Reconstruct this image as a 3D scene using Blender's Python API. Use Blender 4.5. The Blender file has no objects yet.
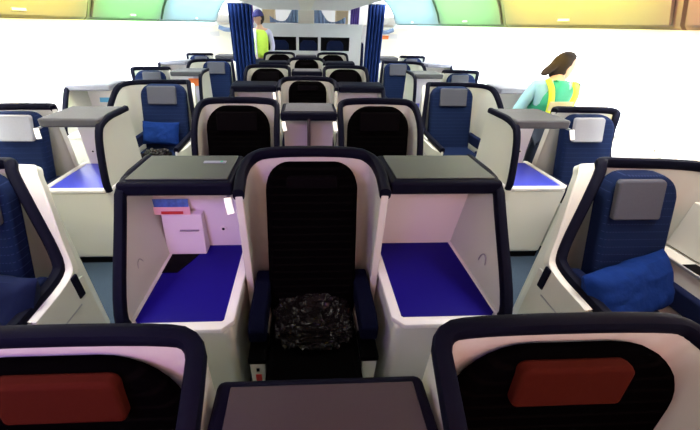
import bpy, bmesh, math, random
from mathutils import Vector, Matrix, noise
random.seed(4)
S = bpy.context.scene
COL = S.collection
S.view_settings.view_transform = 'Standard'
S.view_settings.look = 'None'
S.view_settings.gamma = 1
S.view_settings.use_curve_mapping = False
S.view_settings.exposure = 0.0

# ------------------------------------------------------------ materials
def mat(name, col, rough=.5, metal=0, coat=0, noise_amt=0, noise_scale=30, bump=0, bump_scale=120, emit=None, estr=1, spec=.5, trans=0, sheen=0):
    m = bpy.data.materials.new(name); m.use_nodes = True
    nt = m.node_tree; b = nt.nodes['Principled BSDF']
    c = (*col, 1)
    b.inputs['Base Color'].default_value = c
    b.inputs['Roughness'].default_value = rough
    b.inputs['Metallic'].default_value = metal
    b.inputs['Coat Weight'].default_value = coat
    b.inputs['Specular IOR Level'].default_value = spec
    b.inputs['Transmission Weight'].default_value = trans
    b.inputs['Sheen Weight'].default_value = sheen
    tc = nt.nodes.new('ShaderNodeTexCoord')
    if noise_amt:
        n = nt.nodes.new('ShaderNodeTexNoise'); n.inputs['Scale'].default_value = noise_scale
        n.inputs['Detail'].default_value = 4
        nt.links.new(tc.outputs['Object'], n.inputs['Vector'])
        mx = nt.nodes.new('ShaderNodeMix'); mx.data_type = 'RGBA'
        mx.inputs[6].default_value = tuple(x*(1-noise_amt) for x in col)+(1,)
        mx.inputs[7].default_value = tuple(min(1, x*(1+noise_amt)) for x in col)+(1,)
        nt.links.new(n.outputs['Fac'], mx.inputs[0]); nt.links.new(mx.outputs[2], b.inputs['Base Color'])
    if bump:
        n2 = nt.nodes.new('ShaderNodeTexNoise'); n2.inputs['Scale'].default_value = bump_scale
        nt.links.new(tc.outputs['Object'], n2.inputs['Vector'])
        bp = nt.nodes.new('ShaderNodeBump'); bp.inputs['Strength'].default_value = bump
        bp.inputs['Distance'].default_value = .01
        nt.links.new(n2.outputs['Fac'], bp.inputs['Height']); nt.links.new(bp.outputs['Normal'], b.inputs['Normal'])
    if emit:
        b.inputs['Emission Color'].default_value = (*emit, 1); b.inputs['Emission Strength'].default_value = estr
    return m

def quilt(name, col, line, period=.034, rough=.95, frac=.1, dash=True):
    """upholstery with fine horizontal rows of stitching"""
    m = mat(name, col, rough, spec=.0 if not dash else .08)
    nt = m.node_tree; b = nt.nodes['Principled BSDF']
    tc = nt.nodes.new('ShaderNodeTexCoord'); sp = nt.nodes.new('ShaderNodeSeparateXYZ')
    nt.links.new(tc.outputs['Object'], sp.inputs[0])
    def math_(op, a, v):
        n = nt.nodes.new('ShaderNodeMath'); n.operation = op
        nt.links.new(a, n.inputs[0])
        if isinstance(v, float): n.inputs[1].default_value = v
        else: nt.links.new(v, n.inputs[1])
        return n.outputs[0]
    z = math_('LESS_THAN', math_('FRACT', math_('DIVIDE', sp.outputs['Z'], period), 0.), frac)
    fac = z
    if dash:
        fac = math_('MULTIPLY', z, math_('LESS_THAN', math_('FRACT', math_('DIVIDE', sp.outputs['X'], .014), 0.), .6))
    mx = nt.nodes.new('ShaderNodeMix'); mx.data_type = 'RGBA'
    mx.inputs[6].default_value = (*col, 1); mx.inputs[7].default_value = (*line, 1)
    nt.links.new(fac, mx.inputs[0]); nt.links.new(mx.outputs[2], b.inputs['Base Color'])
    bp = nt.nodes.new('ShaderNodeBump'); bp.inputs['Strength'].default_value = .4; bp.inputs['Distance'].default_value = .004
    bp.invert = True
    nt.links.new(z, bp.inputs['Height']); nt.links.new(bp.outputs['Normal'], b.inputs['Normal'])
    return m

M = {}
M['white'] = mat('shell_white', (.56, .57, .51), .38, noise_amt=.02, noise_scale=8, spec=.35)
M['rim'] = mat('table_rim_white', (.72, .71, .68), .35)
M['panelwhite'] = mat('console_lining_white', (.66, .64, .65), .5, noise_amt=.02, noise_scale=6)
M['trim'] = mat('trim_navy_black', (.004, .0045, .011), .5, noise_amt=.1, noise_scale=60, spec=.022)
M['trimblk'] = mat('trim_black', (.003, .003, .004), .6, spec=.03)
M['hoodgrey'] = mat('hood_grey', (.036, .037, .046), .65, noise_amt=.05, noise_scale=90, bump=.1, bump_scale=300)
M['hoodgreen'] = mat('hood_grey_green', (.035, .042, .035), .6, noise_amt=.05, noise_scale=90)
M['hoodpale'] = mat('hood_pale_grey', (.17, .18, .23), .5, noise_amt=.05, noise_scale=90)
M['hoodredlit'] = mat('hood_red_lit_grey', (.026, .016, .022), .5, noise_amt=.05, noise_scale=90)  # red light on the nearest console top painted into its grey; dividers share it
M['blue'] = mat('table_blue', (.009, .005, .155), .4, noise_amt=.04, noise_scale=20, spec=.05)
M['bluepale'] = mat('table_blue_daylit', (.05, .065, .50), .35, noise_amt=.04, noise_scale=20, spec=.3)  # lighter copy of the table blue, window daylight painted into the colour
M['navy'] = quilt('seat_navy_fabric', (.004, .010, .038), (.016, .026, .075))
M['navyplain'] = mat('seat_navy_plain', (.004, .008, .034), .85, noise_amt=.15, noise_scale=150, spec=.1)
M['black'] = quilt('seat_black_fabric', (.0010, .0009, .0010), (.0022, .0018, .0018), dash=False, frac=.25)
M['armnavy'] = mat('arm_dark_navy', (.0022, .0028, .010), .9, noise_amt=.2, noise_scale=150, spec=.02)
M['blackplain'] = mat('seat_black_plain', (.0016, .0015, .0016), .9, noise_amt=.2, noise_scale=150, spec=0)
M['headgrey'] = mat('headrest_grey', (.06, .063, .08), .9, noise_amt=.08, noise_scale=120, spec=.05)
M['headpale'] = mat('headrest_pale_grey', (.24, .25, .28), .8, noise_amt=.08, noise_scale=120)
M['headredlit'] = mat('headrest_red_lit', (.045, .007, .004), .8, noise_amt=.1, noise_scale=100, spec=.02)  # red glow of the mood lighting on the front headrests, put into the base colour
M['headblack'] = mat('headrest_black', (.0025, .002, .0025), .7, noise_amt=.2, noise_scale=100, spec=0)
M['pillow'] = mat('pillow_blue', (.005, .020, .11), .9, noise_amt=.2, noise_scale=20, bump=.5, bump_scale=25, spec=.04)
M['plastic'] = mat('crinkled_clear_wrap', (.004, .003, .003), .22, noise_amt=.6, noise_scale=14, bump=.8, bump_scale=38, spec=.13)
M['wall'] = mat('sidewall_white', (.92, .92, .92), .6, noise_amt=.01, noise_scale=5)
M['bin'] = mat('bin_white', (.20, .20, .20), .4, noise_amt=.01, noise_scale=5)
M['seam'] = mat('seam_ivory', (.88, .85, .74), .5)
M['ceil'] = mat('ceiling_white', (.85, .84, .82), .6, noise_amt=.01, noise_scale=5)
M['carpet'] = mat('carpet_blue_grey', (.03, .055, .09), .95, noise_amt=.5, noise_scale=120, bump=.4, bump_scale=300)
M['glass'] = mat('window_glass', (1, 1, 1), .02, trans=1, spec=.3)
M['curtain'] = mat('curtain_blue', (.007, .022, .11), .8, noise_amt=.15, noise_scale=40, spec=.1)
M['curtainviolet'] = mat('curtain_violet', (.08, .03, .30), .7, noise_amt=.15, noise_scale=40, sheen=.2)
M['net'] = mat('curtain_slate_net', (.16, .22, .36), .8, noise_amt=.2, noise_scale=60)
M['monument'] = mat('bulkhead_grey', (.60, .60, .62), .5, noise_amt=.02, noise_scale=5)
M['beige'] = mat('panel_beige', (.62, .48, .30), .6, noise_amt=.05, noise_scale=10)
M['ivory'] = mat('panel_ivory', (.9, .84, .72), .6)
M['grey'] = mat('metal_grey', (.35, .36, .38), .35, metal=.6)
M['lamp'] = mat('lamp_white', (.9, .88, .82), .3, emit=(1, .95, .8), estr=.6)
M['paper'] = mat('paper_white', (.8, .8, .8), .6)
M['paperblue'] = mat('cover_blue', (.05, .14, .42), .4, noise_amt=.9, noise_scale=40)
M['paperpink'] = mat('card_pink', (.7, .42, .42), .5)
M['orange'] = mat('card_orange', (.85, .20, .03), .5)
M['red'] = mat('tag_red', (.45, .02, .015), .5)
M['cyan'] = mat('card_cyan', (.08, .35, .6), .5)
M['skin'] = mat('skin', (.62, .36, .24), .55, noise_amt=.05, noise_scale=30)
M['hair'] = mat('hair_dark_brown', (.016, .007, .006), .9, noise_amt=.4, noise_scale=80)
M['green'] = mat('vest_green', (.025, .36, .20), .7, noise_amt=.1, noise_scale=30)
M['yellow'] = mat('vest_yellow', (.75, .80, .03), .6, noise_amt=.1, noise_scale=30)
M['lime'] = mat('vest_lime', (.55, .85, .08), .6, noise_amt=.1, noise_scale=30)
M['silver'] = mat('reflective_tape', (.62, .55, .30), .4)
M['shirt'] = mat('shirt_pale_blue', (.30, .58, .66), .8, noise_amt=.08, noise_scale=30)
M['shirtlil'] = mat('shirt_lilac', (.55, .55, .78), .8, noise_amt=.08, noise_scale=30)
M['trouser'] = mat('trouser_navy', (.02, .03, .06), .85, noise_amt=.2, noise_scale=60)
M['capblue'] = mat('cap_navy', (.02, .02, .16), .7, noise_amt=.2, noise_scale=60)
M['eye'] = mat('eye_dark', (.01, .008, .006), .3)
M['lip'] = mat('lip', (.5, .16, .13), .5)
M['sky'] = mat('sky', (1, 1, 1))

# ------------------------------------------------------------ helpers
def link(name, bm, m, parent=None, bevel=0, seg=2, smooth=True, loc=None):
    bmesh.ops.recalc_face_normals(bm, faces=bm.faces)
    me = bpy.data.meshes.new(name); bm.to_mesh(me); bm.free()
    ms = m if isinstance(m, list) else [m]
    for k in ms: me.materials.append(M[k] if isinstance(k, str) else k)
    o = bpy.data.objects.new(name, me); COL.objects.link(o)
    if parent: o.parent = parent
    if loc: o.location = loc
    if smooth:
        for p in me.polygons: p.use_smooth = True
    if bevel:
        b = o.modifiers.new('bevel', 'BEVEL'); b.width = bevel; b.segments = seg; b.limit_method = 'ANGLE'; b.angle_limit = .6
        b.harden_normals = True
    elif smooth:
        try: me.set_sharp_from_angle(angle=.7)
        except Exception: pass
    return o
def box(bm, x0, x1, y0, y1, z0, z1, mi=0):
    vs = [bm.verts.new(p) for p in [(x0,y0,z0),(x1,y0,z0),(x1,y1,z0),(x0,y1,z0),(x0,y0,z1),(x1,y0,z1),(x1,y1,z1),(x0,y1,z1)]]
    for f in [(0,1,2,3),(4,5,6,7),(0,1,5,4),(1,2,6,5),(2,3,7,6),(3,0,4,7)]:
        bm.faces.new([vs[i] for i in f]).material_index = mi
    return bm
def B(*a): return box(bmesh.new(), *a)
def chaikin(P, n=2):
    P = [Vector(p) for p in P]
    for _ in range(n):
        Q = [P[0]]
        for a, b in zip(P, P[1:]):
            Q += [a*.75+b*.25, a*.25+b*.75]
        Q.append(P[-1]); P = Q
    return P
def sweep(bm, P, prof, up=Vector((0,0,1)), mi=0):
    """profile (side, up) carried along a 3-D line"""
    P = [Vector(p) for p in P]; rings = []
    lastN = None
    for i, p in enumerate(P):
        T = (P[min(i+1, len(P)-1)]-P[max(i-1, 0)]).normalized()
        N = T.cross(up)
        if N.length < .05: N = lastN or Vector((1,0,0))
        N.normalize(); lastN = N
        Bn = N.cross(T).normalized()
        rings.append([bm.verts.new(p+N*a+Bn*b) for a, b in prof])
    n = len(prof)
    for r, s in zip(rings, rings[1:]):
        for k in range(n): bm.faces.new((r[k], r[(k+1)%n], s[(k+1)%n], s[k])).material_index = mi
    bm.faces.new(rings[0]).material_index = mi; bm.faces.new(rings[-1][::-1]).material_index = mi
    return bm
def rprof(w, h, r=.3):
    w /= 2; h /= 2; c = min(w, h)*r*2; k = c*.3
    return [(-w,-h+c),(-w,h-c),(-w+k,h-k),(-w+c,h),(w-c,h),(w-k,h-k),(w,h-c),(w,-h+c),(w-k,-h+k),(w-c,-h),(-w+c,-h),(-w+k,-h+k)]
def circ(r, n=10): return [(r*math.cos(2*math.pi*i/n), r*math.sin(2*math.pi*i/n)) for i in range(n)]
def prism(bm, pts, axis, a0, a1, mi=0):
    """polygon extruded: axis 'x' -> pts are (y,z); 'y' -> (x,z); 'z' -> (x,y)"""
    def V(p, a):
        return {'x': (a, p[0], p[1]), 'y': (p[0], a, p[1]), 'z': (p[0], p[1], a)}[axis]
    A = [bm.verts.new(V(p, a0)) for p in pts]; C = [bm.verts.new(V(p, a1)) for p in pts]
    n = len(pts)
    for f in [A, C[::-1]] + [[A[i], A[(i+1)%n], C[(i+1)%n], C[i]] for i in range(n)]:
        bm.faces.new(f).material_index = mi
    return bm
def wallstrip(bm, P, t, z0, flare=0):
    """upright wall of thickness t along plan points (x,y,top)"""
    P = [Vector(p) for p in P]; R = []
    for i, p in enumerate(P):
        T = P[min(i+1, len(P)-1)]-P[max(i-1, 0)]; T.z = 0; T.normalize(); N = Vector((T.y, -T.x, 0))
        p = p+N*(t/2)
        R.append([bm.verts.new(q) for q in [(p.x,p.y,z0), (p.x,p.y,p.z), (p.x-N.x*t,p.y-N.y*t,p.z), (p.x-N.x*t,p.y-N.y*t,z0)]])
    for r, s in zip(R, R[1:]):
        for k in range(4): bm.faces.new((r[k], r[(k+1)%4], s[(k+1)%4], s[k]))
    bm.faces.new(R[0]); bm.faces.new(R[-1][::-1])
    return bm
def empty(name, loc, label=None, cat=None, group=None, kind=None, rz=0):
    o = bpy.data.objects.new(name, None); COL.objects.link(o); o.location = loc; o.rotation_euler.z = rz
    o.empty_display_size = .1
    return tag(o, label, cat, group, kind)
def tag(o, label=None, cat=None, group=None, kind=None):
    if label: o['label'] = label
    if cat: o['category'] = cat
    if group: o['group'] = group
    if kind: o['kind'] = kind
    return o
def struct(o, label=None):
    o['kind'] = 'structure'
    if label: o['label'] = label
    return o

# ------------------------------------------------------------ seats
def slab(w, z0, z1, y0, y1, th, rtop, n=8, taper=0.0):
    """leaning upholstered slab: width w, from z0 (at depth y0) to z1 (at y1), thickness th, rounded top corners"""
    pts = [(-w/2+taper, z0), (w/2-taper, z0)]
    for i in range(n+1):
        a = math.pi/2*i/n; pts.append((w/2-rtop+rtop*math.cos(a), z1-rtop+rtop*math.sin(a)))
    for i in range(n+1):
        a = math.pi/2*i/n; pts.append((-w/2+rtop-rtop*math.sin(a), z1-rtop+rtop*math.cos(a)))
    bm = bmesh.new()
    f = lambda z: y0+(y1-y0)*(z-z0)/(z1-z0)
    A = [bm.verts.new((x, f(z), z)) for x, z in pts]; C = [bm.verts.new((x, f(z)-th, z)) for x, z in pts]
    bm.faces.new(A); bm.faces.new(C[::-1]); k = len(pts)
    for i in range(k): bm.faces.new((A[i], A[(i+1)%k], C[(i+1)%k], C[i]))
    return bm

def seat(loc, path, fab, plain, headm, label, group, bw=.44, hw=.25, hx=0, top=1.07, trimw=.045, shellm='white', trimm='trim', arms=(1, 1), tag_red=False,
         backx=0, mirror=1, headz=.15, floorz=.03, armh=.60, backw_r=.11, latch=0, by=(-.30, -.10), bth=.10, trimh=.05, armw=.026, hdz=0, fascia=0, body=0):
    r = empty('cabin_seat', loc, label, 'airline seat', group)
    P = chaikin([(mirror*x, y, z) for x, y, z in path], 2)
    if mirror < 0: P = P[::-1]
    bm = bmesh.new(); wallstrip(bm, P, .030, floorz)
    link('shell', bm, shellm, r, bevel=.006)
    bm = sweep(bmesh.new(), [p+Vector((0,0,.005)) for p in P], rprof(trimw, trimh, .35))
    link('shell_trim', bm, trimm, r)
    bx = mirror*backx
    b = slab(bw, .42, top, by[0], by[1], bth, backw_r, taper=.0); bmesh.ops.translate(b, verts=b.verts, vec=(bx, 0, 0))
    link('backrest', b, fab, r, bevel=.03, seg=3)
    hh = headz; y1 = by[0]+(by[1]-by[0])*((top-.03-.42)/(top-.42)); y0 = by[0]+(by[1]-by[0])*((top-.03-hh-.42)/(top-.42))
    h = slab(hw, top-.03-hh+hdz, top-.03+hdz, y0-bth+.01, y1-bth+.01, .03, .02); bmesh.ops.translate(h, verts=h.verts, vec=(bx+mirror*hx, 0, 0))
    link('headrest', h, headm, r, bevel=.010)
    cw = bw/2 if armw < .03 else .19
    c = B(bx-cw, bx+cw, -.82, -.30, .34, .47)
    link('seat_cushion', c, fab, r, bevel=.035, seg=3)
    link('seat_base', B(bx-bw/2+.03, bx+bw/2-.03, -.76, -.2, .0, .33), 'trimblk', r, bevel=.01)
    for s, k in ((-1, arms[0]), (1, arms[1])):
        if not k: continue
        xa = bx+s*(bw/2+.028 if armw < .03 else .228)
        bm = prism(bmesh.new(), [(-.22,.50),(-.22,.60),(-.50,armh),(-.56,armh-.03),(-.56,.50)], 'x', xa-armw, xa+armw)
        a = link('armrest', bm, plain if armw < .03 else 'armnavy', r, bevel=.012)
        p = link('arm_pedestal', B(xa-armw+.004, xa+armw-.004, -.61, -.30, .05, .44), shellm, r, bevel=.008)
        link('pedestal_cap', B(xa-armw, xa+armw, -.615, -.48, .44, .47), plain, p, bevel=.006)
        if tag_red and s < 0:
            t = link('warning_tag', B(xa-.012, xa+.012, -.613, -.610, .29, .37), 'red', p, smooth=False)
            link('release_button', B(xa-.006, xa+.006, -.615, -.610, .395, .41), 'trimblk', p, smooth=False)
    if fascia:
        # broad white wing face on the aisle side, outside the dark trim
        fk = lambda z: fascia*max(.45, min(1, (z-.55)/.45))
        W0 = chaikin(path[1:8], 2)
        bm = bmesh.new(); ra = []
        for x, y, z in W0:
            k = fk(z)
            ra.append([bm.verts.new((mirror*(x-.012-i), y+dy, z+dz)) for i, dy, dz in ((0, 0, 0), (k, 0, -.004), (k, .03, -.03), (0, .03, -.03))])
        for p_, q_ in zip(ra, ra[1:]):
            for k in range(4): bm.faces.new((p_[k], p_[(k+1)%4], q_[(k+1)%4], q_[k]))
        bm.faces.new(ra[0]); bm.faces.new(ra[-1][::-1])
        link('wing_panel', bm, shellm, r)
        Q = [Vector((mirror*(x-fk(z)-.010), y, z-.005)) for x, y, z in W0]
        if mirror < 0: Q = Q[::-1]
        link('wing_side', wallstrip(bmesh.new(), Q, .012, .05), shellm, r, bevel=.003)
    if body:
        xo = path[1][0]-.018; xa = xo-body
        bm = prism(bmesh.new(), [(mirror*xo, -.24), (mirror*xa, -.20), (mirror*xa, -.72), (mirror*(xa+.03), -.83), (mirror*xo, -.86)], 'z', .05, .585)
        sb = link('side_body', bm, shellm, r, bevel=.012, seg=3)
        for zz, y0, y1 in ((.47, -.28, -.74), (.20, -.22, -.74)):
            link('groove_strip', B(*sorted((mirror*(xa-.002), mirror*xa)), y1, y0, zz, zz+.008), 'grey', sb, smooth=False)
        link('door_latch', B(*sorted((mirror*(xa-.004), mirror*xa)), -.40, -.33, .32, .37), 'trimblk', sb, smooth=False)
        link('arm_end_cap', B(*sorted((mirror*(xa-.006), mirror*(xo+.01))), -.275, -.235, .50, .625), 'trim', r, bevel=.006)
    if latch:
        s = latch
        bm = B(s-.004, s+.004, -.66, -.60, .36, .44)
        link('door_latch', bm, 'trimblk', r, bevel=.003)
    return r

def single_path(a, top=1.13):
    return [(-a+.012, -.30, 1.040), (-a+.006, -.24, 1.046), (-a, -.14, 1.062), (-a+.015, -.02, top-.03), (-a+.10, .0, top),
            (a-.10, .0, top), (a-.015, -.02, top-.03), (a, -.14, 1.062), (a-.006, -.24, 1.046), (a-.012, -.30, 1.040)]
def centre_path(a, fl=0, top=1.13, wl=.62, wr=.62):
    return [(-a, -wl, .56), (-a, -.47, .59), (-a, -.36, .70), (-a, -.26, .96), (-a, -.10, 1.06), (-a+.015, 0, top-.02), (-a+.10, .0, top),
            (a-.10, .0, top), (a-.015, 0, top-.02), (a, -.10, 1.06), (a, -.26, .96), (a, -.36, .70), (a, -.47, .59), (a, -wr, .56)]

# ------------------------------------------------------------ consoles
def console(loc, X0, X1, hf, tf, hb=0., left=True, right=True, hoodm='trim', topm='hoodgreen', tablem='blue', label='', group=None, divider=False, htop=1.06,
            frame=True, pocket=0, socket=0, lamp=0, name='side_console', bodym='white', tz=.625, recess=False, ins=(0, 0), bk=.045, hatch=False, hook=0):
    """hooded console: hood on top, open cavity, blue table, white pedestal. x0..x1 local, hf hood front depth, tf table front depth"""
    r = empty(name, loc, label, 'console', group)
    x0, x1 = X0+ins[0], X1-ins[1]
    body = B(x0, x1, -tf, hb, .05, tz)
    link('pedestal', body, bodym, r, bevel=.03, seg=3)
    link('kick_plate', B(x0+.012, x1-.012, -tf+.015, hb-.01, 0, .05), 'trimblk', r)
    bm = sweep(bmesh.new(), [(x0+.012, hb-.02, tz), (x0+.012, -tf+.035, tz), (x0+.035, -tf+.012, tz), (x1-.035, -tf+.012, tz), (x1-.012, -tf+.035, tz), (x1-.012, hb-.02, tz)], rprof(.042, .026, .3))
    link('table_rim', bm, 'rim', r)
    i = .027
    t = prism(bmesh.new(), [(x0+i, hb-bk), (x0+i, -tf+.055), (x0+i+.02, -tf+.035), (x1-i-.02, -tf+.035), (x1-i, -tf+.055), (x1-i, hb-bk)], 'z', tz-.005, tz+.006)
    tt = link('table_top', t, tablem, r, smooth=False)
    if recess:
        link('table_recess', prism(bmesh.new(), [(x0+.03, -.19), (x0+.03, -.34), (x0+.10, -.34), (x0+.15, -.24), (x0+.17, -.19)], 'z', tz+.0055, tz+.0085), 'trimblk', tt, smooth=False)
    # back lining
    link('back_panel', B(X0+.01, X1-.01, hb-bk, hb-.02, tz, htop-.03), 'panelwhite', r)
    # sides
    for on, xs, d, q in ((left, X0, 1, ins[0]), (right, X1, -1, ins[1])):
        if not on: continue
        sh = lambda z: d*q*(htop-z)/(htop-tz)
        pts = [(hb, tz-.02), (hb, htop-.02), (-hf+.02, htop-.02), (-hf-.05, htop-.13), (-tf+.03, tz+.05), (-tf+.02, tz-.02)]
        bm = prism(bmesh.new(), pts, 'x', xs, xs+d*.022)
        for v in bm.verts: v.co.x += sh(v.co.z)
        link('side_panel', bm, bodym, r, bevel=.004)
        pp = chaikin([(xs+d*.013, hb, htop-.005), (xs+d*.013, -hf+.03, htop-.005), (xs+d*.013, -hf-.055, htop-.10), (xs+d*.013, -tf+.015, tz+.06), (xs+d*.013, -tf+.02, tz-.01)], 2)
        for p_ in pp: p_.x += sh(p_.z)
        link('edge_trim', sweep(bmesh.new(), pp, rprof(.042, .042, .35), up=Vector((1, 0, 0))), 'trim', r)
    hd = link('hood', B(X0+.005, X1-.005, -hf, hb+.0, htop-.047, htop+.012), hoodm, r, bevel=.016, seg=3)
    if frame:
        link('hood_panel', B(X0+.035, X1-.03, -hf+.035, hb-.02, htop+.012, htop+.017), topm, hd, bevel=.003)
    if hatch:
        link('hood_latch', B(X0+.30, X0+.40, -hf+.20, -hf+.225, htop+.0165, htop+.0205), 'hoodpale', hd, bevel=.002)
        link('hood_latch', B(X0+.375, X0+.385, -hf+.206, -hf+.219, htop+.0205, htop+.022), 'green', hd, smooth=False)
    if hook:
        hx_, pp_ = hook, []
        for i_ in range(12):
            a_ = -1.2+2.6*i_/11
            pp_.append((hx_+(.0 if i_ else .0), -.42+.045*math.sin(a_)*.6, tz+.10+.05*math.cos(a_*1.1)))
        link('wire_loop', sweep(bmesh.new(), pp_, circ(.0022, 6), up=Vector((1, 0, 0))), 'grey', r)
    if divider:
        xm = (x0+x1)/2
        link('divider', B(xm-.012, xm+.012, -hf-.0, hb-bk, tz, htop-.03), 'hoodredlit', r, bevel=.004)
    if socket:
        c = bmesh.new(); sx = socket
        sweep(c, [(sx, hb-bk, tz+.11), (sx, hb-bk-.005, tz+.11)], circ(.016, 14)); so = link('headphone_socket', c, 'rim', r)
        c = bmesh.new(); sweep(c, [(sx, hb-bk-.005, tz+.11), (sx, hb-bk-.008, tz+.11)], circ(.007, 10)); link('socket_hole', c, 'trimblk', so)
    if lamp:
        for lx in (lamp if isinstance(lamp, (list, tuple)) else [lamp]):
            lo = link('reading_lamp', sweep(bmesh.new(), [(lx, -hf-.004, htop-.05), (lx+.004, -hf-.015, htop-.075), (lx+.012, -hf-.03, htop-.11)], rprof(.028, .02, .3)), 'lamp', r)
            link('lamp_arm', sweep(bmesh.new(), [(lx, -hf+.05, htop-.052), (lx, -hf-.004, htop-.056)], circ(.008)), 'grey', lo)
    if pocket:
        # literature pocket leaning against the back lining
        pk = link('literature_pocket', prism(bmesh.new(), [(hb-bk-.005, tz+.006), (hb-bk-.005, tz+.22), (hb-bk-.04, tz+.215), (hb-bk-.075, tz+.006)], 'x', x0+.01, x0+.20), 'panelwhite', r, bevel=.006)
        link('pocket_slot', B(x0+.09, x0+.18, hb-bk-.063, hb-bk-.05, tz+.135, tz+.139), 'grey', pk, smooth=False)
    return r

def slant(P, pts): return pts

XC = -.03
# ---- centre block
G1 = 'seats of the centre block'
CY = [.42, 1.41, 2.56, 3.70, 4.85, 6.0, 7.2]
pairlab = {0: ('dark seat in a navy-rimmed shell cut off at the bottom left corner', 'dark seat in a plum-rimmed shell cut off at the bottom right corner'),
           2: ('black seat of the second row pair, left of the small twin console', 'black seat of the second row pair, right of the small twin console'),
           4: ('black seat in cream shell, left one of the fourth row centre pair', 'black seat in cream shell, right one of the fourth row centre pair'),
           6: ('dark seat of the last centre pair before the bulkhead, left one', 'dark seat of the last centre pair before the bulkhead, right one')}
singlab = {1: 'large black single seat in the middle between two blue tables', 3: 'black single seat in the centre behind the twin-panel console', 5: 'small distant black single seat in the centre of the fifth row'}
conlab = {1: ('hooded console with deep blue table and leaflet pocket, left of the large middle seat', 'hooded console with deep blue table and empty cavity, right of the large middle seat'),
          3: ('console hood with magazines inside, left of the third row single seat', 'long dark console hood with empty pink cavity, right of the third row single seat'),
          5: ('far dark console hood left of the small fifth row single seat', 'far dark console hood right of the small fifth row single seat')}
midlab = {0: 'red-lit grey console top at the bottom edge between the two nearest seats', 2: 'grey topped twin-panel console between the second row pair of seats',
          4: 'small twin console between the fourth row centre seats', 6: 'small dark console between the last centre seats'}
for n, y in enumerate(CY):
    if n % 2 == 0:
        a = .295 if n else .285
        for k, s in enumerate((-1, 1)):
            seat((XC+s*(.53 if n else .51), y, 0), centre_path(a, top=1.105 if n else 1.10), 'black', 'blackplain', 'headredlit' if n == 0 else 'headblack',
                 pairlab[n][k], G1, bw=.47 if n else .49, hw=.30 if n else .22, hx=0 if n else (.04 if s < 0 else -.03), trimw=.042 if n else .038, trimh=.05 if n else .036, headz=.13 if n else .10, hdz=0 if n else .028, top=1.09 if n else 1.085, by=(-.24, -.05) if n else (-.10, -.015), bth=.09 if n else .05, trimm='trim', backw_r=.16)
        if n == 0:
            console((XC, y-.05, 0), -.205, .205, .40, .55, 0, left=False, right=False, htop=1.02, topm='hoodredlit', label=midlab[n], divider=True, lamp=0)
        else:
            console((XC, y+.10, 0), -.212, .212, .33, .62, 0, left=False, right=False, topm='hoodgrey', label=midlab[n], divider=True, lamp=(-.185, .185) if n < 5 else 0, group=None)
    else:
        seat((XC, y, 0), single_path(.30, top=1.11), 'black', 'blackplain', 'headblack', singlab[n], G1, bw=.40, hw=.22, headz=.05, armw=.036, tag_red=(n == 1), backw_r=.10, top=1.10, by=(-.27, -.06))
        for k, s in enumerate((-1, 1)):
            xa, xb = (XC-.785, XC-.315) if s < 0 else (XC+.315, XC+.80)
            cx = (xa+xb)/2
            console((cx, y+.07, 0), xa-cx, xb-cx, .32, .66, 0, ins=(.065, 0) if s < 0 else (0, .04), bk=.13, left=(s < 0), right=(s > 0), topm='hoodgreen' if n == 1 else 'trim', label=conlab[n][k],
                    pocket=(s < 0), socket=(.11 if s < 0 and n == 1 else 0), hatch=(s < 0 and n == 1), hook=(-.168 if s < 0 else .185) if n == 1 else 0, lamp=(.205 if s < 0 else 0), recess=(s < 0 and n == 1))

# ---- side blocks
G2 = 'seats along the sides'
def aisle_path(top=1.09, flare=0, a=.30, w=.375):
    # x negative = aisle side, positive = window side
    return [(-a-.16*flare, -.85, .60), (-a-.16*flare, -.50, .61), (-a-.16*flare, -.26, .625), (-a-.15*flare, -.21, .68), (-a-.07*flare, -.12, .93), (-a-.01*flare, -.05, 1.03), (-a, -.02, top), (-a+.03, 0.01, top), (-a+.09, 0, top),
            (w-.15, -.02, top), (w, -.05, top-.01), (w+.02, -.20, top-.02), (w+.02, -.42, .90), (w+.02, -.60, .72)]
def window_path(top=1.055, a=.235):
    return [(-a, -.03, top-.01), (-a+.02, 0, top), (-a+.08, 0, top), (a-.06, -.01, top), (a+.02, -.06, top), (a+.01, -.09, top-.05), (a, -.11, .90), (a-.01, -.18, .72), (a-.02, -.34, .62), (a-.02, -.60, .58)]
alab = {(-1, 1): 'navy seat cut off by the left edge with cream side wing', (1, 1): 'large navy seat with grey headrest and blue pillow at the right',
        (-1, 3): 'navy aisle seat on the left with grey headrest and a pillow on its seat', (1, 3): 'dark navy aisle seat on the right in front of the woman in the vest',
        (-1, 5): 'distant navy aisle seat beside the left blue curtain', (1, 5): 'distant navy aisle seat beside the right blue curtain'}
wlab = {(-1, 2): 'navy window seat at the left edge behind a bright blue table', (1, 2): 'navy window seat with pale headrest just below the woman in the vest',
        (-1, 4): 'blue window seat with low rounded back, fourth row left', (1, 4): 'blue window seat with low rounded back, fourth row right',
        (-1, 6): 'tiny window seat at the far left end of the cabin', (1, 6): 'tiny window seat at the far right end of the cabin'}
aclab = {(-1, 2): 'grey-hooded console with bright blue table, second row on the left aisle', (1, 2): 'grey-hooded console with bright blue table, second row on the right aisle',
         (-1, 4): 'small grey-hooded aisle console with orange card inside, left', (1, 4): 'small grey-hooded aisle console with pale side panel, fourth row right',
         (-1, 6): 'tiny aisle console at the far left beyond the fifth row', (1, 6): 'tiny aisle console at the far right beyond the fifth row'}
wclab = {(1, 1): 'window side console with recessed controls at the right edge', (-1, 3): 'pale grey window console holding a cyan card, left third row', (1, 3): 'pale grey window console beside the woman, right third row',
         (-1, 5): 'small pale grey window console, left fifth row', (1, 5): 'small pale grey window console, right fifth row'}
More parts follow.
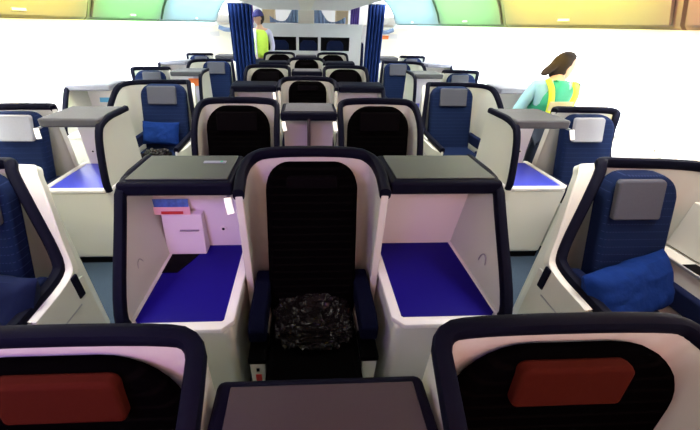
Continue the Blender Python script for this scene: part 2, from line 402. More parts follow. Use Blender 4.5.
for s in (-1, 1):
    for n in range(1, 7):
        if n % 2:
            y = {1: 1.39, 3: 3.70, 5: 6.05}[n]; xc = 1.56 if n > 1 else 1.52
            seat((s*xc-.0, y, 0), aisle_path(top=1.06, flare=1.15 if n == 1 else .3, a=.17 if n == 1 else .27), 'navy', 'navyplain', 'headgrey', alab[(s, n)], G2, bw=.34 if n == 1 else .46, hw=.22 if n == 1 else .29, hx=-.045 if n == 1 else 0, by=(-.27, -.05), mirror=s, backx=-.045 if n == 1 else -.03, headz=.17,
                 top=1.06, hdz=.022, fascia=.085 if n == 1 else .04, body=.035)
            if (s, n) in wclab:
                xa, xb = 1.99, 2.43; cx = (xa+xb)/2
                if n == 1: continue
                console((s*cx, y+.08, 0), -.22, .22, .34, .60, 0, left=(s < 0), right=(s > 0), hoodm='hoodpale', frame=False, tablem='panelwhite', label=wclab[(s, n)])
        else:
            y = {2: 2.52, 4: 4.88, 6: 7.25}[n]
            xa, xb = 1.39, 1.82; cx = (xa+xb)/2
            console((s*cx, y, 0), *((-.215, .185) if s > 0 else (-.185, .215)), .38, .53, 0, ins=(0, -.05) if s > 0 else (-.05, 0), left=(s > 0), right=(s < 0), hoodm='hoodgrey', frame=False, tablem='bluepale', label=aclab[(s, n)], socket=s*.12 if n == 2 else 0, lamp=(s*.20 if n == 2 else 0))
            seat((s*2.155, y+.02, 0), window_path(), 'navy', 'navyplain', 'headpale' if n == 2 else 'headgrey', wlab[(s, n)], G2, bw=.40, hw=.24, hx=-.04, mirror=s, headz=.17, top=1.045, hdz=.022, by=(-.27, -.05))

# window-side ledge next to the near right seat
r = empty('side_console', (1.80, 1.36, 0), wclab[(1, 1)], 'console')
link('pedestal', B(-.12, .10, -.70, -.12, .05, .68), 'white', r, bevel=.015)
link('silver_edge', B(-.128, -.118, -.70, -.12, .675, .69), 'grey', r, bevel=.003)
link('control_panel', prism(bmesh.new(), [(-.55, .69), (-.12, .69), (-.12, .93), (-.30, .93)], 'x', -.03, .0), 'white', r, bevel=.006)
cr = link('control_socket', B(-.036, -.030, -.27, -.23, .79, .83), 'trimblk', r, bevel=.003)
link('remote_recess', B(-.11, -.04, -.50, -.28, .680, .686), 'trimblk', r, bevel=.004)
# latches on the near side bodies
# ------------------------------------------------------------ loose things
def cushion(name, w, h, t, m, nx=22, ny=14, amp=.006, seed=0):
    bm = bmesh.new(); g = {}
    for sgn in (1, -1):
        for i in range(nx+1):
            for j in range(ny+1):
                u = -1+2*i/nx; v = -1+2*j/ny
                if sgn < 0 and (i in (0, nx) or j in (0, ny)): g[(sgn, i, j)] = g[(1, i, j)]; continue
                e = max(0, (1-u**4)*(1-v**4))**.5
                x = u*w/2*(1-.07*(1-v*v)*abs(u)**3*0-.05*(1-v*v)*(abs(u)**6)); y = v*h/2*(1-.09*(1-u*u)*(abs(v)**6))
                z = sgn*t/2*e + amp*noise.noise(Vector((u*4+seed, v*4, sgn)))*2*e
                g[(sgn, i, j)] = bm.verts.new((x, y, z))
        for i in range(nx):
            for j in range(ny):
                q = [g[(sgn, i, j)], g[(sgn, i+1, j)], g[(sgn, i+1, j+1)], g[(sgn, i, j+1)]]
                bm.faces.new(q if sgn > 0 else q[::-1])
    return link(name, bm, m)
p = cushion('pillow', .50, .26, .13, 'pillow'); p.location = (1.385, .99, .62); p.rotation_euler = (math.radians(60), math.radians(-4), math.radians(16))
tag(p, 'blue pillow propped on the large navy seat at the right', 'pillow', 'blue pillows')
p = cushion('pillow', .40, .24, .11, 'pillow', seed=4); p.location = (-1.55, 3.32, .625); p.rotation_euler = (math.radians(66), 0, math.radians(-8))
tag(p, 'blue pillow on the third row left aisle seat', 'pillow', 'blue pillows')
p = cushion('pillow', .42, .26, .12, 'navyplain', seed=7); p.location = (-1.34, .98, .625); p.rotation_euler = (math.radians(62), 0, math.radians(-12))
tag(p, 'dark pillow on the seat at the left edge', 'pillow', 'blue pillows')

def blob(name, w, d, h, m, seed=0, amp=.03, sub=5):
    bm = bmesh.new(); bmesh.ops.create_icosphere(bm, subdivisions=sub, radius=1)
    for v in bm.verts:
        n = v.co.copy()
        q = Vector((math.copysign(abs(n.x)**.6, n.x), math.copysign(abs(n.y)**.6, n.y), math.copysign(abs(n.z)**.7, n.z)))
        d0 = noise.fractal(n*3.2+Vector((seed, 0, 0)), .6, 2.2, 4)*amp + abs(noise.noise(n*7+Vector((0, seed, 0))))*amp
        v.co = Vector((q.x*w/2, q.y*d/2, q.z*h/2))+n*d0
    return link(name, bm, m)
b = blob('wrapped_blanket', .32, .26, .07, 'plastic', 1, .022); b.location = (XC+.0, .96, .505)
tag(b, 'dark blanket in crinkled clear plastic on the large middle seat', 'blanket', 'blankets in plastic wrap')
b = blob('wrapped_blanket', .26, .16, .06, 'plastic', 5, .018); b.location = (1.56, .68, .51)
tag(b, 'dark folded blanket in crinkled plastic on the right seat in front of the pillow', 'blanket', 'blankets in plastic wrap')
b = blob('wrapped_headset', .10, .07, .035, 'plastic', 9, .012); b.location = (1.36, .80, .495)
tag(b, 'small crumpled plastic bag left of the blanket on the right seat', 'headset bag')
b = blob('wrapped_blanket', .24, .2, .07, 'plastic', 12, .02); b.location = (-1.50, 2.99, .51)
tag(b, 'dark wrapped blanket on the third row left aisle seat before the pillow', 'blanket', 'blankets in plastic wrap')

# magazines in the pocket of the near left console
px, py = XC-.5575, 1.48
def magazine(name, x0, x1, y, z0, z1, m, label, group, lean=.03):
    r0 = empty(name, ((x0+x1)/2, y, z0), label, 'magazine', group)
    w = (x1-x0)/2
    link('pages', prism(bmesh.new(), [(0, 0), (.006, 0), (.006+lean, z1-z0), (lean, z1-z0)], 'x', -w, w), 'paper', r0, smooth=False)
    link('cover', prism(bmesh.new(), [(-.002, 0), (0, 0), (lean, z1-z0+.001), (lean-.002, z1-z0+.001)], 'x', -w, w), m, r0, smooth=False)
    return r0
magazine('magazine', px-.20, px-.02, py-.165, .845, .91, 'paperblue', 'blue covered magazine standing in the pocket of the near left console', 'magazines in console pockets', .02)
o = link('leaflet', prism(bmesh.new(), [(0, 0), (.003, 0), (.013, .034), (.010, .034)], 'x', -.085, .085), 'paperpink', smooth=False, loc=(px-.095, py-.178, .845)); tag(o, 'pinkish leaflet in front of the blue magazine in the near left console', 'leaflet')
o = link('safety_card', prism(bmesh.new(), [(0, 0), (.002, 0), (.005, .012), (.003, .012)], 'x', -.05, .05), 'red', smooth=False, loc=(px-.09, py-.184, .852)); tag(o, 'narrow dark red card at the pocket mouth of the near left console', 'card')
magazine('magazine', XC-.74, XC-.55, 3.60, .85, .93, 'paperblue', 'magazines with blue cover in the third row left centre console', 'magazines in console pockets')
magazine('magazine', -1.66, -1.52, 4.76, .86, .95, 'orange', 'orange card in the fourth row left aisle console', 'magazines in console pockets')
magazine('magazine', -2.30, -2.12, 3.72, .85, .93, 'cyan', 'cyan card in the third row left window console', 'magazines in console pockets')
magazine('magazine', 1.50, 1.62, 2.44, .87, .95, 'cyan', 'cyan and white card in the second row right console', 'magazines in console pockets')
magazine('magazine', -1.60, -1.50, 2.44, .93, .96, 'navyplain', 'small dark card in the second row left console', 'magazines in console pockets')

# ------------------------------------------------------------ cabin shell
struct(link('floor', B(-2.75, 2.75, -1.6, 12.2, -.1, 0), 'carpet', smooth=False), 'blue-grey carpet floor of the cabin')
WX = 2.62
wy = [-.35+.62*k for k in range(-1, 18)]
def sidewall(s, name):
    # curved sidewall with real window openings
    prof = [(2.50, 0), (2.62, .45), (2.66, .80), (2.665, 1.28), (2.60, 1.55), (2.42, 1.80)]
    bm = bmesh.new()
    y0, y1 = -1.6, 12.2
    ys = [y0]
    for c in wy: ys += [c-.15, c+.15]
    ys = sorted(set([y for y in ys if y0 <= y <= y1]+[y1]))
    for (xa, za), (xb, zb) in zip(prof, prof[1:]):
        for ya, yb in zip(ys, ys[1:]):
            hole = (za == .80) and any(abs((ya+yb)/2-c) < .02 for c in wy)
            if hole: continue
            vs = [bm.verts.new(q) for q in [(s*xa, ya, za), (s*xa, yb, za), (s*xb, yb, zb), (s*xb, ya, zb)]]
            bm.faces.new(vs)
    bmesh.ops.remove_doubles(bm, verts=bm.verts, dist=1e-4)
    o = link(name, bm, 'wall', smooth=False)
    so = o.modifiers.new('thick', 'SOLIDIFY'); so.thickness = .04; so.offset = 1 if s > 0 else 1
    return struct(o)
sidewall(-1, 'wall_left'); sidewall(1, 'wall_right')
wi = 0
for s in (-1, 1):
    for c in wy:
        if c < -.6 or c > 9: continue
        wi += 1
        # raised rounded frame around the opening
        P = []
        for i in range(28):
            a = 2*math.pi*i/28; ca, sa = math.cos(a), math.sin(a)
            P.append((s*2.655, c+math.copysign(abs(ca)**.6, ca)*.150, 1.04+math.copysign(abs(sa)**.6, sa)*.245))
        bm = bmesh.new()
        rings = []
        for (x, y, z) in P:
            dy, dz = y-c, z-1.04
            rings.append([bm.verts.new(q) for q in [(x, c+dy*1.12, 1.04+dz*1.07), (x-s*.012, c+dy*1.06, 1.04+dz*1.04), (x-s*.008, y, z), (x+s*.05, c+dy*.88, 1.04+dz*.92), (x+s*.05, c+dy*1.2, 1.04+dz*1.12)]])
        for i in range(28):
            r1, r2 = rings[i], rings[(i+1) % 28]
            for k in range(5): bm.faces.new((r1[k], r2[k], r2[(k+1)%5], r1[(k+1)%5]))
        w = struct(link('window_%d' % wi, bm, 'wall'))
        link('window_pane', B(s*2.69-.003, s*2.69+.003, c-.15, c+.15, .80, 1.28), 'glass', w, smooth=False)

# overhead bins: one thing per bin
binb = {-1: [(-1.6, .2), (.2, 1.7), (1.7, 3.27), (3.27, 4.85), (4.85, 7.9)], 1: [(-1.6, .3), (.3, 1.85), (1.85, 3.55), (3.55, 5.25), (5.25, 7.9)]}
blab = {-1: ['overhead bin on the left nearest the camera', 'second overhead bin on the left', 'yellow-lit overhead bin at the top left corner', 'green-lit overhead bin at the top left', 'pale cyan-lit overhead bin at the top left beside the curtain'],
        1: ['overhead bin on the right nearest the camera', 'orange-lit overhead bin at the top right corner', 'yellow-lit overhead bin at the top right', 'green-lit overhead bin at the top right', 'pale cyan-lit overhead bin at the top right beside the curtain']}
for s in (-1, 1):
    for k, (a, b) in enumerate(binb[s]):
        if k == 0: continue
        r = empty('overhead_bin', (s*1.9, (a+b)/2, 1.62), blab[s][k], 'overhead bin', 'overhead bins')
        h = (b-a)/2-.012
        dx = lambda x: s*(x-1.9)
        body = [(dx(1.925), .0), (dx(1.90), .02), (dx(1.84), .16), (dx(1.74), .32), (dx(1.56), .47), (dx(1.5), .6), (dx(2.2), .6), (dx(2.36), .15), (dx(2.36), .0)]
        link('bin_body', prism(bmesh.new(), [(x+s*.012, z+.001) for x, z in body], 'y', -h, h), 'bin', r)
        door = [(dx(1.90), .025), (dx(1.84), .16), (dx(1.74), .32), (dx(1.56), .47), (dx(1.55), .465), (dx(1.725), .315), (dx(1.825), .155), (dx(1.887), .022)]
        link('bin_door', prism(bmesh.new(), door, 'y', -h+.035, h-.035), 'bin', r)
        link('bin_latch', B(dx(1.875)-.008, dx(1.875)+.008, -.06, .06, .045, .06), 'seam', r)
    o = struct(link('trim_%d' % (1 if s < 0 else 2), B(*sorted((s*1.915, s*2.52)), -1.6, 12.2, 1.575, 1.617), 'seam'))
# centre bins and ceiling
r = empty('overhead_bin', (XC, 4, 1.86), 'white underside of the centre overhead bins at the top middle', 'overhead bin', 'overhead bins')
link('bin_body', prism(bmesh.new(), [(-.90, .05), (-.86, 0), (.86, 0), (.90, .05), (.80, .32), (.6, .43), (-.6, .43), (-.80, .32)], 'y', -1.0, 3.8), 'ceil', r)
link('service_strip', B(-.10, .10, -1.0, 3.8, -.006, 0), 'seam', r)
struct(link('ceiling', B(-2.75, 2.75, -1.6, 12.2, 2.3, 2.4), 'ceil', smooth=False))
struct(link('wall_back', B(-2.75, 2.75, 12.2, 12.3, 0, 2.4), 'wall', smooth=False))
struct(link('wall_front', B(-2.75, 2.75, -1.7, -1.6, 0, 2.4), 'wall', smooth=False))

# ------------------------------------------------------------ far end
def bulkhead():
    r = empty('bulkhead', (XC+.06, 8.3, 0), 'grey bulkhead with three dark openings at the far end of the centre block', 'bulkhead')
    bm = bmesh.new()
    box(bm, -1.22, 1.22, 0, .08, 1.36, 1.62); box(bm, -1.22, 1.22, 0, .08, 0, 1.08)
    for a, b in ((-1.22, -1.03), (-.28, -.22), (.22, .28), (.95, 1.22)): box(bm, a, b, 0, .08, 1.08, 1.36)
    link('panel', bm, 'monument', r, smooth=False)
    for a, b in ((-1.03, -.28), (-.22, .22), (.28, .95)):
        link('recess', B(a, b, .06, .075, 1.08, 1.36), 'trimblk', r, smooth=False)
        c = (a+b)/2
        link('upholstered_panel', prism(bmesh.new(), [(c-.2, 1.08), (c+.2, 1.08), (c+.19, 1.22), (c+.12, 1.29), (c-.12, 1.29), (c-.19, 1.22)], 'y', .02, .06), 'navyplain', r, bevel=.01)
bulkhead()
def curtain(x0, x1, y, z0, z1, m, label, folds=6, amp=.035, gather=0.):
    bm = bmesh.new(); n = folds*10; rows = 10; g = []
    for j in range(rows+1):
        z = z0+(z1-z0)*j/rows; row = []
        for i in range(n+1):
            t = i/n
            w = 1-gather*math.sin(math.pi*(1-j/rows))*.5
            x = (x0+x1)/2+(t-.5)*(x1-x0)*w
            row.append(bm.verts.new((x, y+amp*math.sin(t*folds*2*math.pi+.4*math.sin(j*.5)), z)))
        g.append(row)
    for j in range(rows):
        for i in range(n): bm.faces.new((g[j][i], g[j][i+1], g[j+1][i+1], g[j+1][i]))
    r = empty('curtain', ((x0+x1)/2, y, z0), label, 'curtain', 'curtains at the far end')
    o = link('drape', bm, m, r); o.matrix_parent_inverse = Matrix.Translation((-(x0+x1)/2, -y, -z0))
    so = o.modifiers.new('t', 'SOLIDIFY'); so.thickness = .006
    q = link('curtain_rail', sweep(bmesh.new(), [(x0-.03, y, z1+.012), (x1+.03, y, z1+.012)], circ(.013)), 'grey', r); q.matrix_parent_inverse = Matrix.Translation((-(x0+x1)/2, -y, -z0))
curtain(-1.38, -.98, 6.62, .02, 1.90, 'curtain', 'tall dark blue curtain at the far left aisle', 6)
curtain(1.06, 1.36, 6.62, .02, 1.92, 'curtain', 'tall dark blue curtain at the far right aisle', 5)
curtain(1.00, 1.20, 8.6, .02, 1.98, 'curtainviolet', 'violet curtain beyond the right blue curtain beside the bulkhead', 4, .03)
curtain(-1.42, -1.22, 8.6, .02, 1.98, 'curtainviolet', 'violet curtain beyond the left blue curtain behind the standing worker', 4, .03)
def swag(x0, x1, tip, label):
    # gathered net curtain tied back above the bulkhead
    bm = bmesh.new(); n = 40; rows = 10; g = []
    for j in range(rows+1):
        v = j/rows; row = []
        for i in range(n+1):
            t = i/n
            tt = t if tip > 0 else 1-t
            topz = 1.76+.30*max(0, tt-.55)**1.4*3.2 - .10*math.sin(min(1, tt/.8)*math.pi)
            z = 1.63+(topz-1.63)*v
            row.append(bm.verts.new((x0+(x1-x0)*t, 8.36+.02*math.sin(t*9*2*math.pi+v), z)))
        g.append(row)
    for j in range(rows):
        for i in range(n): bm.faces.new((g[j][i], g[j][i+1], g[j+1][i+1], g[j+1][i]))
    o = link('net_curtain', bm, 'net'); so = o.modifiers.new('t', 'SOLIDIFY'); so.thickness = .006
    tag(o, label, 'curtain')
swag(-.83, -.20, 1, 'slate net curtain gathered above the bulkhead, left one')
swag(.16, .86, -1, 'slate net curtain gathered above the bulkhead, right one')
r = link('galley_column', B(-.20, .16, 8.55, 8.9, 0, 2.3), 'ivory', bevel=.01); tag(r, 'ivory column rising behind the middle of the bulkhead', 'column')
for s, nm in ((-1, 'left'), (1, 'right')):
    o = link('galley_cabinet', B(*sorted((s*.72+XC, s*1.0+XC)), 8.75, 9.1, 0, 2.3), 'beige', bevel=.01)
    tag(o, 'beige cabinet at the far end just %s of the net curtains' % nm, 'cabinet')
    r = empty('door_unit', (s*2.0, 8.0, 0), 'pale exit door partition at the far %s with dark sign' % nm, 'partition')
    link('partition', B(*sorted((s*(1.42-2.0), s*(2.55-2.0))), 0, .1, 0, 1.57), 'ivory', r, bevel=.01)
    link('sign', B(-.22 if s > 0 else -.1, .0 if s > 0 else .1, -.006, 0, 1.36, 1.45), 'panelwhite', r, smooth=False) 
    if s > 0:
        link('sign_mark', B(-.49, -.42, -.012, -.006, 1.33, 1.42), 'trimblk', r, smooth=False)
        link('sign_mark', B(-.40, -.20, -.012, -.006, 1.35, 1.42), 'orange', r, smooth=False)
    link('drape', sweep(bmesh.new(), chaikin([(s*-.5, -.05, 1.52), (s*-.3, -.06, 1.47), (s*-.12, -.05, 1.53)], 2), rprof(.05, .08, .4)), 'net', r)
# aft cabin seat backs seen past the curtains
for s, nm in ((-1, 'left'), (1, 'right')):
    r = empty('cabin_seat', (s*1.28, 9.6, 0), 'dark blue seat beyond the curtains at the far %s' % nm, 'airline seat', 'seats of the aft cabin')
    link('backrest', slab(.46, .42, 1.22, -.2, 0, .1, .08), 'navyplain', r, bevel=.03)
    link('seat_cushion', B(-.23, .23, -.65, -.2, .34, .46), 'navyplain', r, bevel=.03)
    link('seat_base', B(-.2, .2, -.6, -.1, 0, .34), 'trimblk', r)

# ------------------------------------------------------------ people
def skin(name, chains, m, parent=None, sub=2, root=0):
    """chains: list of lists of (key, (x,y,z), r); a repeated key reuses the joint"""
    bm = bmesh.new(); lay = bm.verts.layers.skin.verify(); V = {}
    first = True
    for ch in chains:
        prev = None
        for it in ch:
            k = it[0]
            if k not in V:
                v = bm.verts.new(it[1]); rr = it[2]
                v[lay].radius = rr if isinstance(rr, tuple) else (rr, rr)
                v[lay].use_root = first; first = False
                V[k] = v
            if prev: 
                if not bm.edges.get((prev, V[k])): bm.edges.new((prev, V[k]))
            prev = V[k]
    me = bpy.data.meshes.new(name); bm.to_mesh(me); bm.free(); me.materials.append(M[m])
    o = bpy.data.objects.new(name, me); COL.objects.link(o)
    if parent: o.parent = parent
    sk = o.modifiers.new('skin', 'SKIN'); sk.use_smooth_shade = True
    ss = o.modifiers.new('sub', 'SUBSURF'); ss.levels = sub; ss.render_levels = sub
    return o
def V3(*a): return Vector(a)
def head_on(parent, hc, fwd, rad=.095, hair='hair', long_hair=True, capm=None):
    """head centre hc, facing fwd; head, nose, ears, eyes, mouth as one mesh group"""
    f = Vector(fwd).normalized(); side = f.cross(Vector((0,0,1))).normalized(); up = side.cross(f).normalized()
    R = Matrix((side, f, up)).transposed()
    def tr(p): return Vector(hc)+R@Vector(p)
    bm = bmesh.new(); bmesh.ops.create_uvsphere(bm, u_segments=28, v_segments=20, radius=1)
    for v in bm.verts:
        x, y, z = v.co
        w = .076*(1-.22*max(0, -z)); 
        X = x*w; Y = y*.096; Z = z*.118
        if z < 0: Y += .012*(-z)
        # nose, brow, eye sockets
        nz = math.exp(-((X/.014)**2+((Z+.012)/.026)**2)); 
        if y > 0: Y += .024*nz - .008*math.exp(-(((abs(X)-.032)/.016)**2+((Z-.012)/.012)**2)) + .006*math.exp(-((X/.022)**2+((Z+.058)/.010)**2))
        v.co = tr((X, Y, Z))
    for sx in (-1, 1):
        e = bmesh.ops.create_uvsphere(bm, u_segments=10, v_segments=8, radius=1)['verts']
        for v in e: v.co = tr((sx*.076+v.co.x*.008, -.005+v.co.y*.018, -.005+v.co.z*.03))
    link('head', bm, 'skin', parent)
    for sx in (-1, 1):
        bm = bmesh.new(); bmesh.ops.create_uvsphere(bm, u_segments=10, v_segments=8, radius=1)
        for v in bm.verts: v.co = tr((sx*.031+v.co.x*.013, .078+v.co.y*.006, .012+v.co.z*.006))
        link('eye', bm, 'eye', parent)
    bm = bmesh.new(); bmesh.ops.create_uvsphere(bm, u_segments=10, v_segments=8, radius=1)
    for v in bm.verts: v.co = tr((v.co.x*.022, .101+v.co.y*.006, -.057+v.co.z*.006))
    link('mouth', bm, 'lip', parent)
    bm = bmesh.new(); bmesh.ops.create_uvsphere(bm, u_segments=30, v_segments=22, radius=1)
    for v in list(bm.verts):
        x, y, z = v.co
        t_ = max(0, min(1, (z-.35)/.6)); lim = .02+.75*t_*t_
        y = min(y, lim)
        k = 1+.03*noise.noise(Vector((x*9, y*9, z*2)))
        v.co = tr((x*.082*k, y*.108*k-.004, z*.122*k+.006))
    link('hair', bm, hair, parent)
    if long_hair:
        # tied hair falling behind the neck
        pts = [tr((0, -.07, .01)), tr((0, -.09, -.03)), tr((.0, -.12, -.07)), tr((0, -.135, -.11))]
        bm = bmesh.new(); pp = chaikin(pts, 2); n = len(pp)
        rings = []
        for i, p in enumerate(pp):
            rr = .058*(1-.6*(i/(n-1))**2)
            rings.append([bm.verts.new(p+side*rr*math.cos(a)+f*rr*.7*math.sin(a)) for a in [2*math.pi*k/12 for k in range(12)]])
        for a_, b_ in zip(rings, rings[1:]):
            for k in range(12): bm.faces.new((a_[k], a_[(k+1)%12], b_[(k+1)%12], b_[k]))
        bm.faces.new(rings[0]); bm.faces.new(rings[-1][::-1])
        link('ponytail', bm, hair, parent)
    if capm:
        bm = bmesh.new(); bmesh.ops.create_uvsphere(bm, u_segments=24, v_segments=16, radius=1)
        for v in bm.verts:
            x, y, z = v.co; z = max(z, .05)
            v.co = tr((x*.094, y*.112, z*.125+.02))
        c = link('cap', bm, capm, parent)
        bm = prism(bmesh.new(), [(.075*math.cos(a), .07+.10*math.sin(a)) for a in [math.pi*k/10 for k in range(11)]], 'z', .030, .038)
        for v in bm.verts: v.co = tr(v.co)
        link('cap_peak', bm, capm, c)
def hand(tag_, wrist, d, out, sc=1.):
    """chains for palm, four fingers and thumb continuing from wrist joint"""
    d = Vector(d).normalized(); out = Vector(out).normalized(); nrm = d.cross(out).normalized(); w = Vector(wrist)
    ch = [[(tag_, tuple(w), .028*sc), (tag_+'p', tuple(w+d*.055*sc), (.030*sc, .018*sc))]]
    for i, (off, ln) in enumerate(((-.027, .062), (-.009, .075), (.009, .080), (.027, .070))):
        a = w+d*.075*sc+out*off*sc
        ch.append([(tag_+'p', None, None), (tag_+'f%da' % i, tuple(a), .0095*sc), (tag_+'f%db' % i, tuple(a+d*ln*.5*sc-nrm*.012*sc), .0085*sc), (tag_+'f%dc' % i, tuple(a+d*ln*.85*sc-nrm*.035*sc), .0075*sc)])
    a = w+d*.03*sc+out*.036*sc
    ch.append([(tag_, None, None), (tag_+'ta', tuple(a), .011*sc), (tag_+'tb', tuple(a+d*.035*sc+out*.014*sc-nrm*.01*sc), .009*sc)])
    return ch

# woman in green vest, bending toward the windows
def woman():
    r = empty('person', (2.10, 2.88, .01), 'person in a green and yellow vest over pale blue sleeves, bending by the right windows', 'person')
    r_ = Vector((2.02, 2.86, 0))
    L = lambda x, y, z: (x-r_.x, y-r_.y, z)
    hipc = L(1.97, 2.80, .86); chest = L(2.03, 2.86, 1.12); neck = L(2.075, 2.895, 1.235)
    shl = L(1.875, 2.86, 1.175); shr = L(2.225, 2.86, 1.155)
    body = [[('hip', hipc, .10), ('waist', L(2.0, 2.83, .98), .09), ('chest', chest, .10), ('neck', neck, .045), ('skull', L(2.11, 2.915, 1.29), .05)],
            [('chest', 0, 0), ('shl', shl, .045), ('ell', L(1.80, 2.90, .93), .034), ('wl', L(1.86, 3.00, .76), .024)],
            [('chest', 0, 0), ('shr', shr, .045), ('elr', L(2.31, 2.92, .95), .034), ('wr', L(2.28, 3.02, .78), .024)],
            [('hip', 0, 0), ('hl', L(1.88, 2.80, .82), .08), ('kl', L(1.88, 2.84, .47), .055), ('al', L(1.88, 2.80, .09), .036), ('tl', L(1.88, 2.90, .035), .03)],
            [('hip', 0, 0), ('hr', L(2.07, 2.80, .82), .08), ('kr', L(2.08, 2.85, .47), .055), ('ar', L(2.08, 2.80, .09), .036), ('tr', L(2.08, 2.90, .035), .03)]]
    hands = hand('wl', L(1.86, 3.00, .76), (.15, .45, -.6), (1, 0, .2)) + hand('wr', L(2.28, 3.02, .78), (-.1, .45, -.6), (-1, 0, .2))
    skin('body', body+hands, 'skin', r)
    skin('shirt', [[('w', L(2.0, 2.83, .92), .112), ('c', chest, .118), ('n', L(2.06, 2.885, 1.20), .062)],
                   [('c', 0, 0), ('shl', shl, .060), ('ell', L(1.80, 2.90, .93), .050), ('wl', L(1.855, 2.985, .79), .036)],
                   [('c', 0, 0), ('shr', shr, .060), ('elr', L(2.31, 2.92, .95), .050), ('wr', L(2.283, 3.01, .81), .036)]], 'shirt', r)
    skin('trousers', [[('h', hipc, .125), ('hl', L(1.88, 2.80, .80), .098), ('kl', L(1.88, 2.84, .47), .072), ('al', L(1.88, 2.80, .10), .058)],
                      [('h', 0, 0), ('hr', L(2.07, 2.80, .80), .098), ('kr', L(2.08, 2.85, .47), .072), ('ar', L(2.08, 2.80, .10), .058)]], 'trouser', r)
    for x in (1.88, 2.08):
        link('shoe', B(x-.045-r_.x, x+.045-r_.x, -.11, .13, 0, .075), 'trimblk', r, bevel=.03)
    # vest: torso tube a little outside the shirt, with yellow straps and tape
    vest = skin('vest', [[('w', L(1.99, 2.825, .90), (.125, .125)), ('c', L(2.03, 2.857, 1.10), (.135, .125)), ('t', L(2.05, 2.875, 1.185), (.10, .10))],
                         [('c', 0, 0), ('a', L(1.905, 2.86, 1.165), .080)], [('c', 0, 0), ('b', L(2.18, 2.86, 1.15), .078)]], 'green', r)
    def strap(pts, w, m):
        o = link('reflective_strap', sweep(bmesh.new(), chaikin(pts, 2), rprof(w, .012, .3), up=Vector((1, 0, 0))), m, vest)
    return r, vest, L
rw, vest, L = woman()
def strap(pts, w, m, vest, name='vest_stripe'):
    bm = bmesh.new(); P = chaikin([Vector(p) for p in pts], 2)
    for i, p in enumerate(P): pass
    A = [bm.verts.new(p+Vector((-w/2, 0, 0))) for p in P]; C = [bm.verts.new(p+Vector((w/2, 0, 0))) for p in P]
    for i in range(len(P)-1): bm.faces.new((A[i], A[i+1], C[i+1], C[i]))
    o = link(name, bm, m, vest); so = o.modifiers.new('t', 'SOLIDIFY'); so.thickness = .01; so.offset = 0
STRAPS = True
strap([L(1.925, 2.80, 1.235), L(1.935, 2.725, 1.17), L(1.955, 2.70, 1.05), L(1.955, 2.695, .9)], .05, 'yellow', vest)
strap([L(2.165, 2.80, 1.215), L(2.16, 2.72, 1.15), L(2.13, 2.70, 1.05), L(2.12, 2.695, .9)], .05, 'yellow', vest)
bm = B(*[a for a in (L(1.935, 2.69, 1.0)[0], L(2.14, 2.69, 1.0)[0], L(0, 2.690, 0)[1], L(0, 2.70, 0)[1], 1.0, 1.075)])
link('vest_panel', bm, 'silver', vest, bevel=.004)
head_on(rw, L(2.11, 2.93, 1.315), (.95, .06, -.32), long_hair=True)

# man in lime vest, far left aisle
def man():
    c = Vector((-.96, 7.52, 0))
    r = empty('person', c, 'person in navy cap and lime yellow vest standing in the far left aisle', 'person')
    r.scale = (1.03, 1.03, 1.03)
    sh = 1.46
    body = [[('hip', (0, 0, .95), .11), ('waist', (0, 0, 1.10), .10), ('chest', (0, 0, 1.33), .12), ('neck', (0, .0, 1.50), .052), ('skull', (-.01, .01, 1.58), .055)],
            [('chest', 0, 0), ('s1', (-.17, -.02, sh-.02), .055), ('e1', (-.22, -.10, 1.20), .042), ('wa', (-.17, -.32, 1.24), .028)],
            [('chest', 0, 0), ('s2', (.17, .02, sh-.02), .055), ('e2', (.23, .03, 1.18), .042), ('wb', (.20, -.06, .95), .028)],
            [('hip', 0, 0), ('h1', (-.09, 0, .90), .09), ('k1', (-.09, -.01, .50), .06), ('a1', (-.09, .02, .09), .04), ('t1', (-.09, -.08, .035), .03)],
            [('hip', 0, 0), ('h2', (.09, 0, .90), .09), ('k2', (.09, -.01, .50), .06), ('a2', (.09, .02, .09), .04), ('t2', (.09, -.08, .035), .03)]]
    skin('body', body+hand('wa', (-.17, -.32, 1.24), (.1, -.8, .2), (1, 0, .3))+hand('wb', (.20, -.06, .95), (0, -.2, -1), (0, -1, .2)), 'skin', r)
    skin('shirt', [[('w', (0, 0, 1.02), .125), ('c', (0, 0, 1.33), .135), ('n', (0, 0, 1.44), .08)],
                   [('c', 0, 0), ('s1', (-.17, -.02, sh-.02), .068), ('e1', (-.22, -.10, 1.20), .055), ('m1', (-.18, -.27, 1.235), .042)],
                   [('c', 0, 0), ('s2', (.17, .02, sh-.02), .068), ('e2', (.23, .03, 1.18), .055), ('m2', (.205, -.04, 1.0), .042)]], 'shirtlil', r)
    v = skin('vest', [[('w', (0, 0, .92), (.145, .14)), ('c', (0, 0, 1.30), (.155, .145)), ('t', (0, 0, 1.42), (.12, .11))], [('c', 0, 0), ('a', (-.12, -.01, 1.42), .08)], [('c', 0, 0), ('b', (.12, .01, 1.42), .08)]], 'lime', r)
    strap([(-.08, -.12, 1.47), (-.08, -.155, 1.35), (-.08, -.155, .95)], .04, 'paper', v)
    skin('trousers', [[('h', (0, 0, .93), .13), ('h1', (-.09, 0, .88), .105), ('k1', (-.09, -.01, .5), .078), ('a1', (-.09, .02, .11), .062)],
                      [('h', 0, 0), ('h2', (.09, 0, .88), .105), ('k2', (.09, -.01, .5), .078), ('a2', (.09, .02, .11), .062)]], 'trouser', r)
    for x in (-.09, .09): link('shoe', B(x-.045, x+.045, -.14, .12, 0, .08), 'trimblk', r, bevel=.03)
    head_on(r, (-.01, -.01, 1.655), (-.8, -.5, -.15), long_hair=False, capm='capblue')
man()

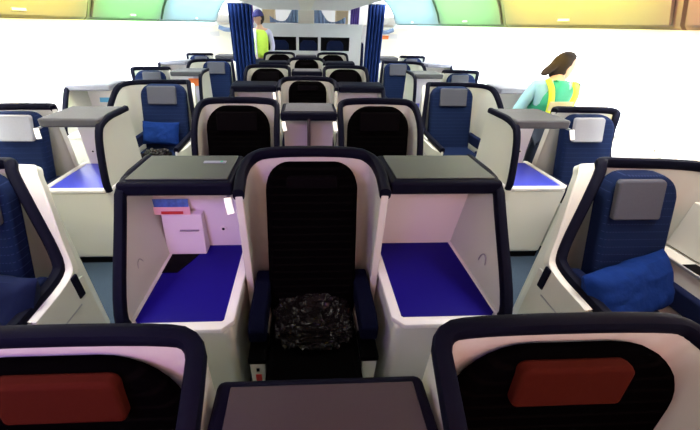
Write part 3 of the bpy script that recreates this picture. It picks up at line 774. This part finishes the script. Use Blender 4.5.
# ------------------------------------------------------------ lights
def area(name, loc, size, power, col, aim, spread=180):
    l = bpy.data.lights.new(name, 'AREA'); l.shape = 'RECTANGLE'; l.size, l.size_y = size; l.energy = power; l.color = col
    l.spread = math.radians(spread)
    o = bpy.data.objects.new(name, l); COL.objects.link(o); o.location = loc
    d = Vector(aim)
    q = d.to_track_quat('-Z', 'Y'); o.rotation_euler = q.to_euler(); return o
# long strips over the aisles, sidewall wash under the bins, reading lights under the centre bins
for s in (-1, 1):
    area('aisle_ceiling_light', (s*1.35, 4.2, 2.25), (.25, 7.2), 85, (1, .98, .93), (0, 0, -1), 110)
    area('sidewall_wash_light', (s*2.33, 6.1, 1.56), (9.4, .10), 260, (1, 1, 1), (s*.62, 0, -.78), 120)
area('centre_service_light', (XC, 4.6, 1.845), (.5, 5.5), 36, (1, .91, .86), (0, 0, -1), 160)
# coloured mood lighting washing the bins
cols = {-1: [(1, .8, .08), (1, .8, .08), (1, .78, .10), (.32, 1, .28), (.45, .9, 1)], 1: [(1, .25, .1), (1, .30, .12), (1, .80, .12), (.38, 1, .30), (.45, .9, 1)]}
for s in (-1, 1):
    for k, (a, b) in enumerate(binb[s]):
        if k == 0: continue
        area('mood_light', (s*1.15, (a+b)/2, 2.08), ((b-a)*.9, .12), 21*(b-a)/1.6, cols[s][k], (s*.75, 0, -.27), 60)
area('forward_mood_light', (.3, -.9, 2.1), (2.2, .3), 17, (1, .42, .40), (0, .75, -.62), 150)
area('violet_mood_light', (-.9, -.3, 2.0), (.4, .3), 5, (.55, .3, 1), (.15, .75, -.6), 90)

W = bpy.data.worlds.new('daylight'); S.world = W; W.use_nodes = True
nt = W.node_tree; bg = nt.nodes['Background']
bg.inputs['Color'].default_value = (.93, .97, 1, 1); bg.inputs['Strength'].default_value = 5.

# ------------------------------------------------------------ camera
cam = bpy.data.cameras.new('camera'); co = bpy.data.objects.new('camera', cam); COL.objects.link(co); S.camera = co
yaw, pitch, roll = math.radians(2.9), math.radians(31), math.radians(1.0)
F = Vector((math.sin(yaw)*math.cos(pitch), math.cos(yaw)*math.cos(pitch), -math.sin(pitch)))
R = Vector((math.cos(yaw), -math.sin(yaw), 0)); U = R.cross(F)
R2 = R*math.cos(roll)+U*math.sin(roll); U2 = -R*math.sin(roll)+U*math.cos(roll)
mw = Matrix((R2, U2, -F)).transposed().to_4x4(); mw.translation = Vector((-.056, 0, 1.62))
co.matrix_world = mw
cam.sensor_width = 36; cam.lens = 318/700*36; cam.shift_x = 30/700; cam.clip_start = .02
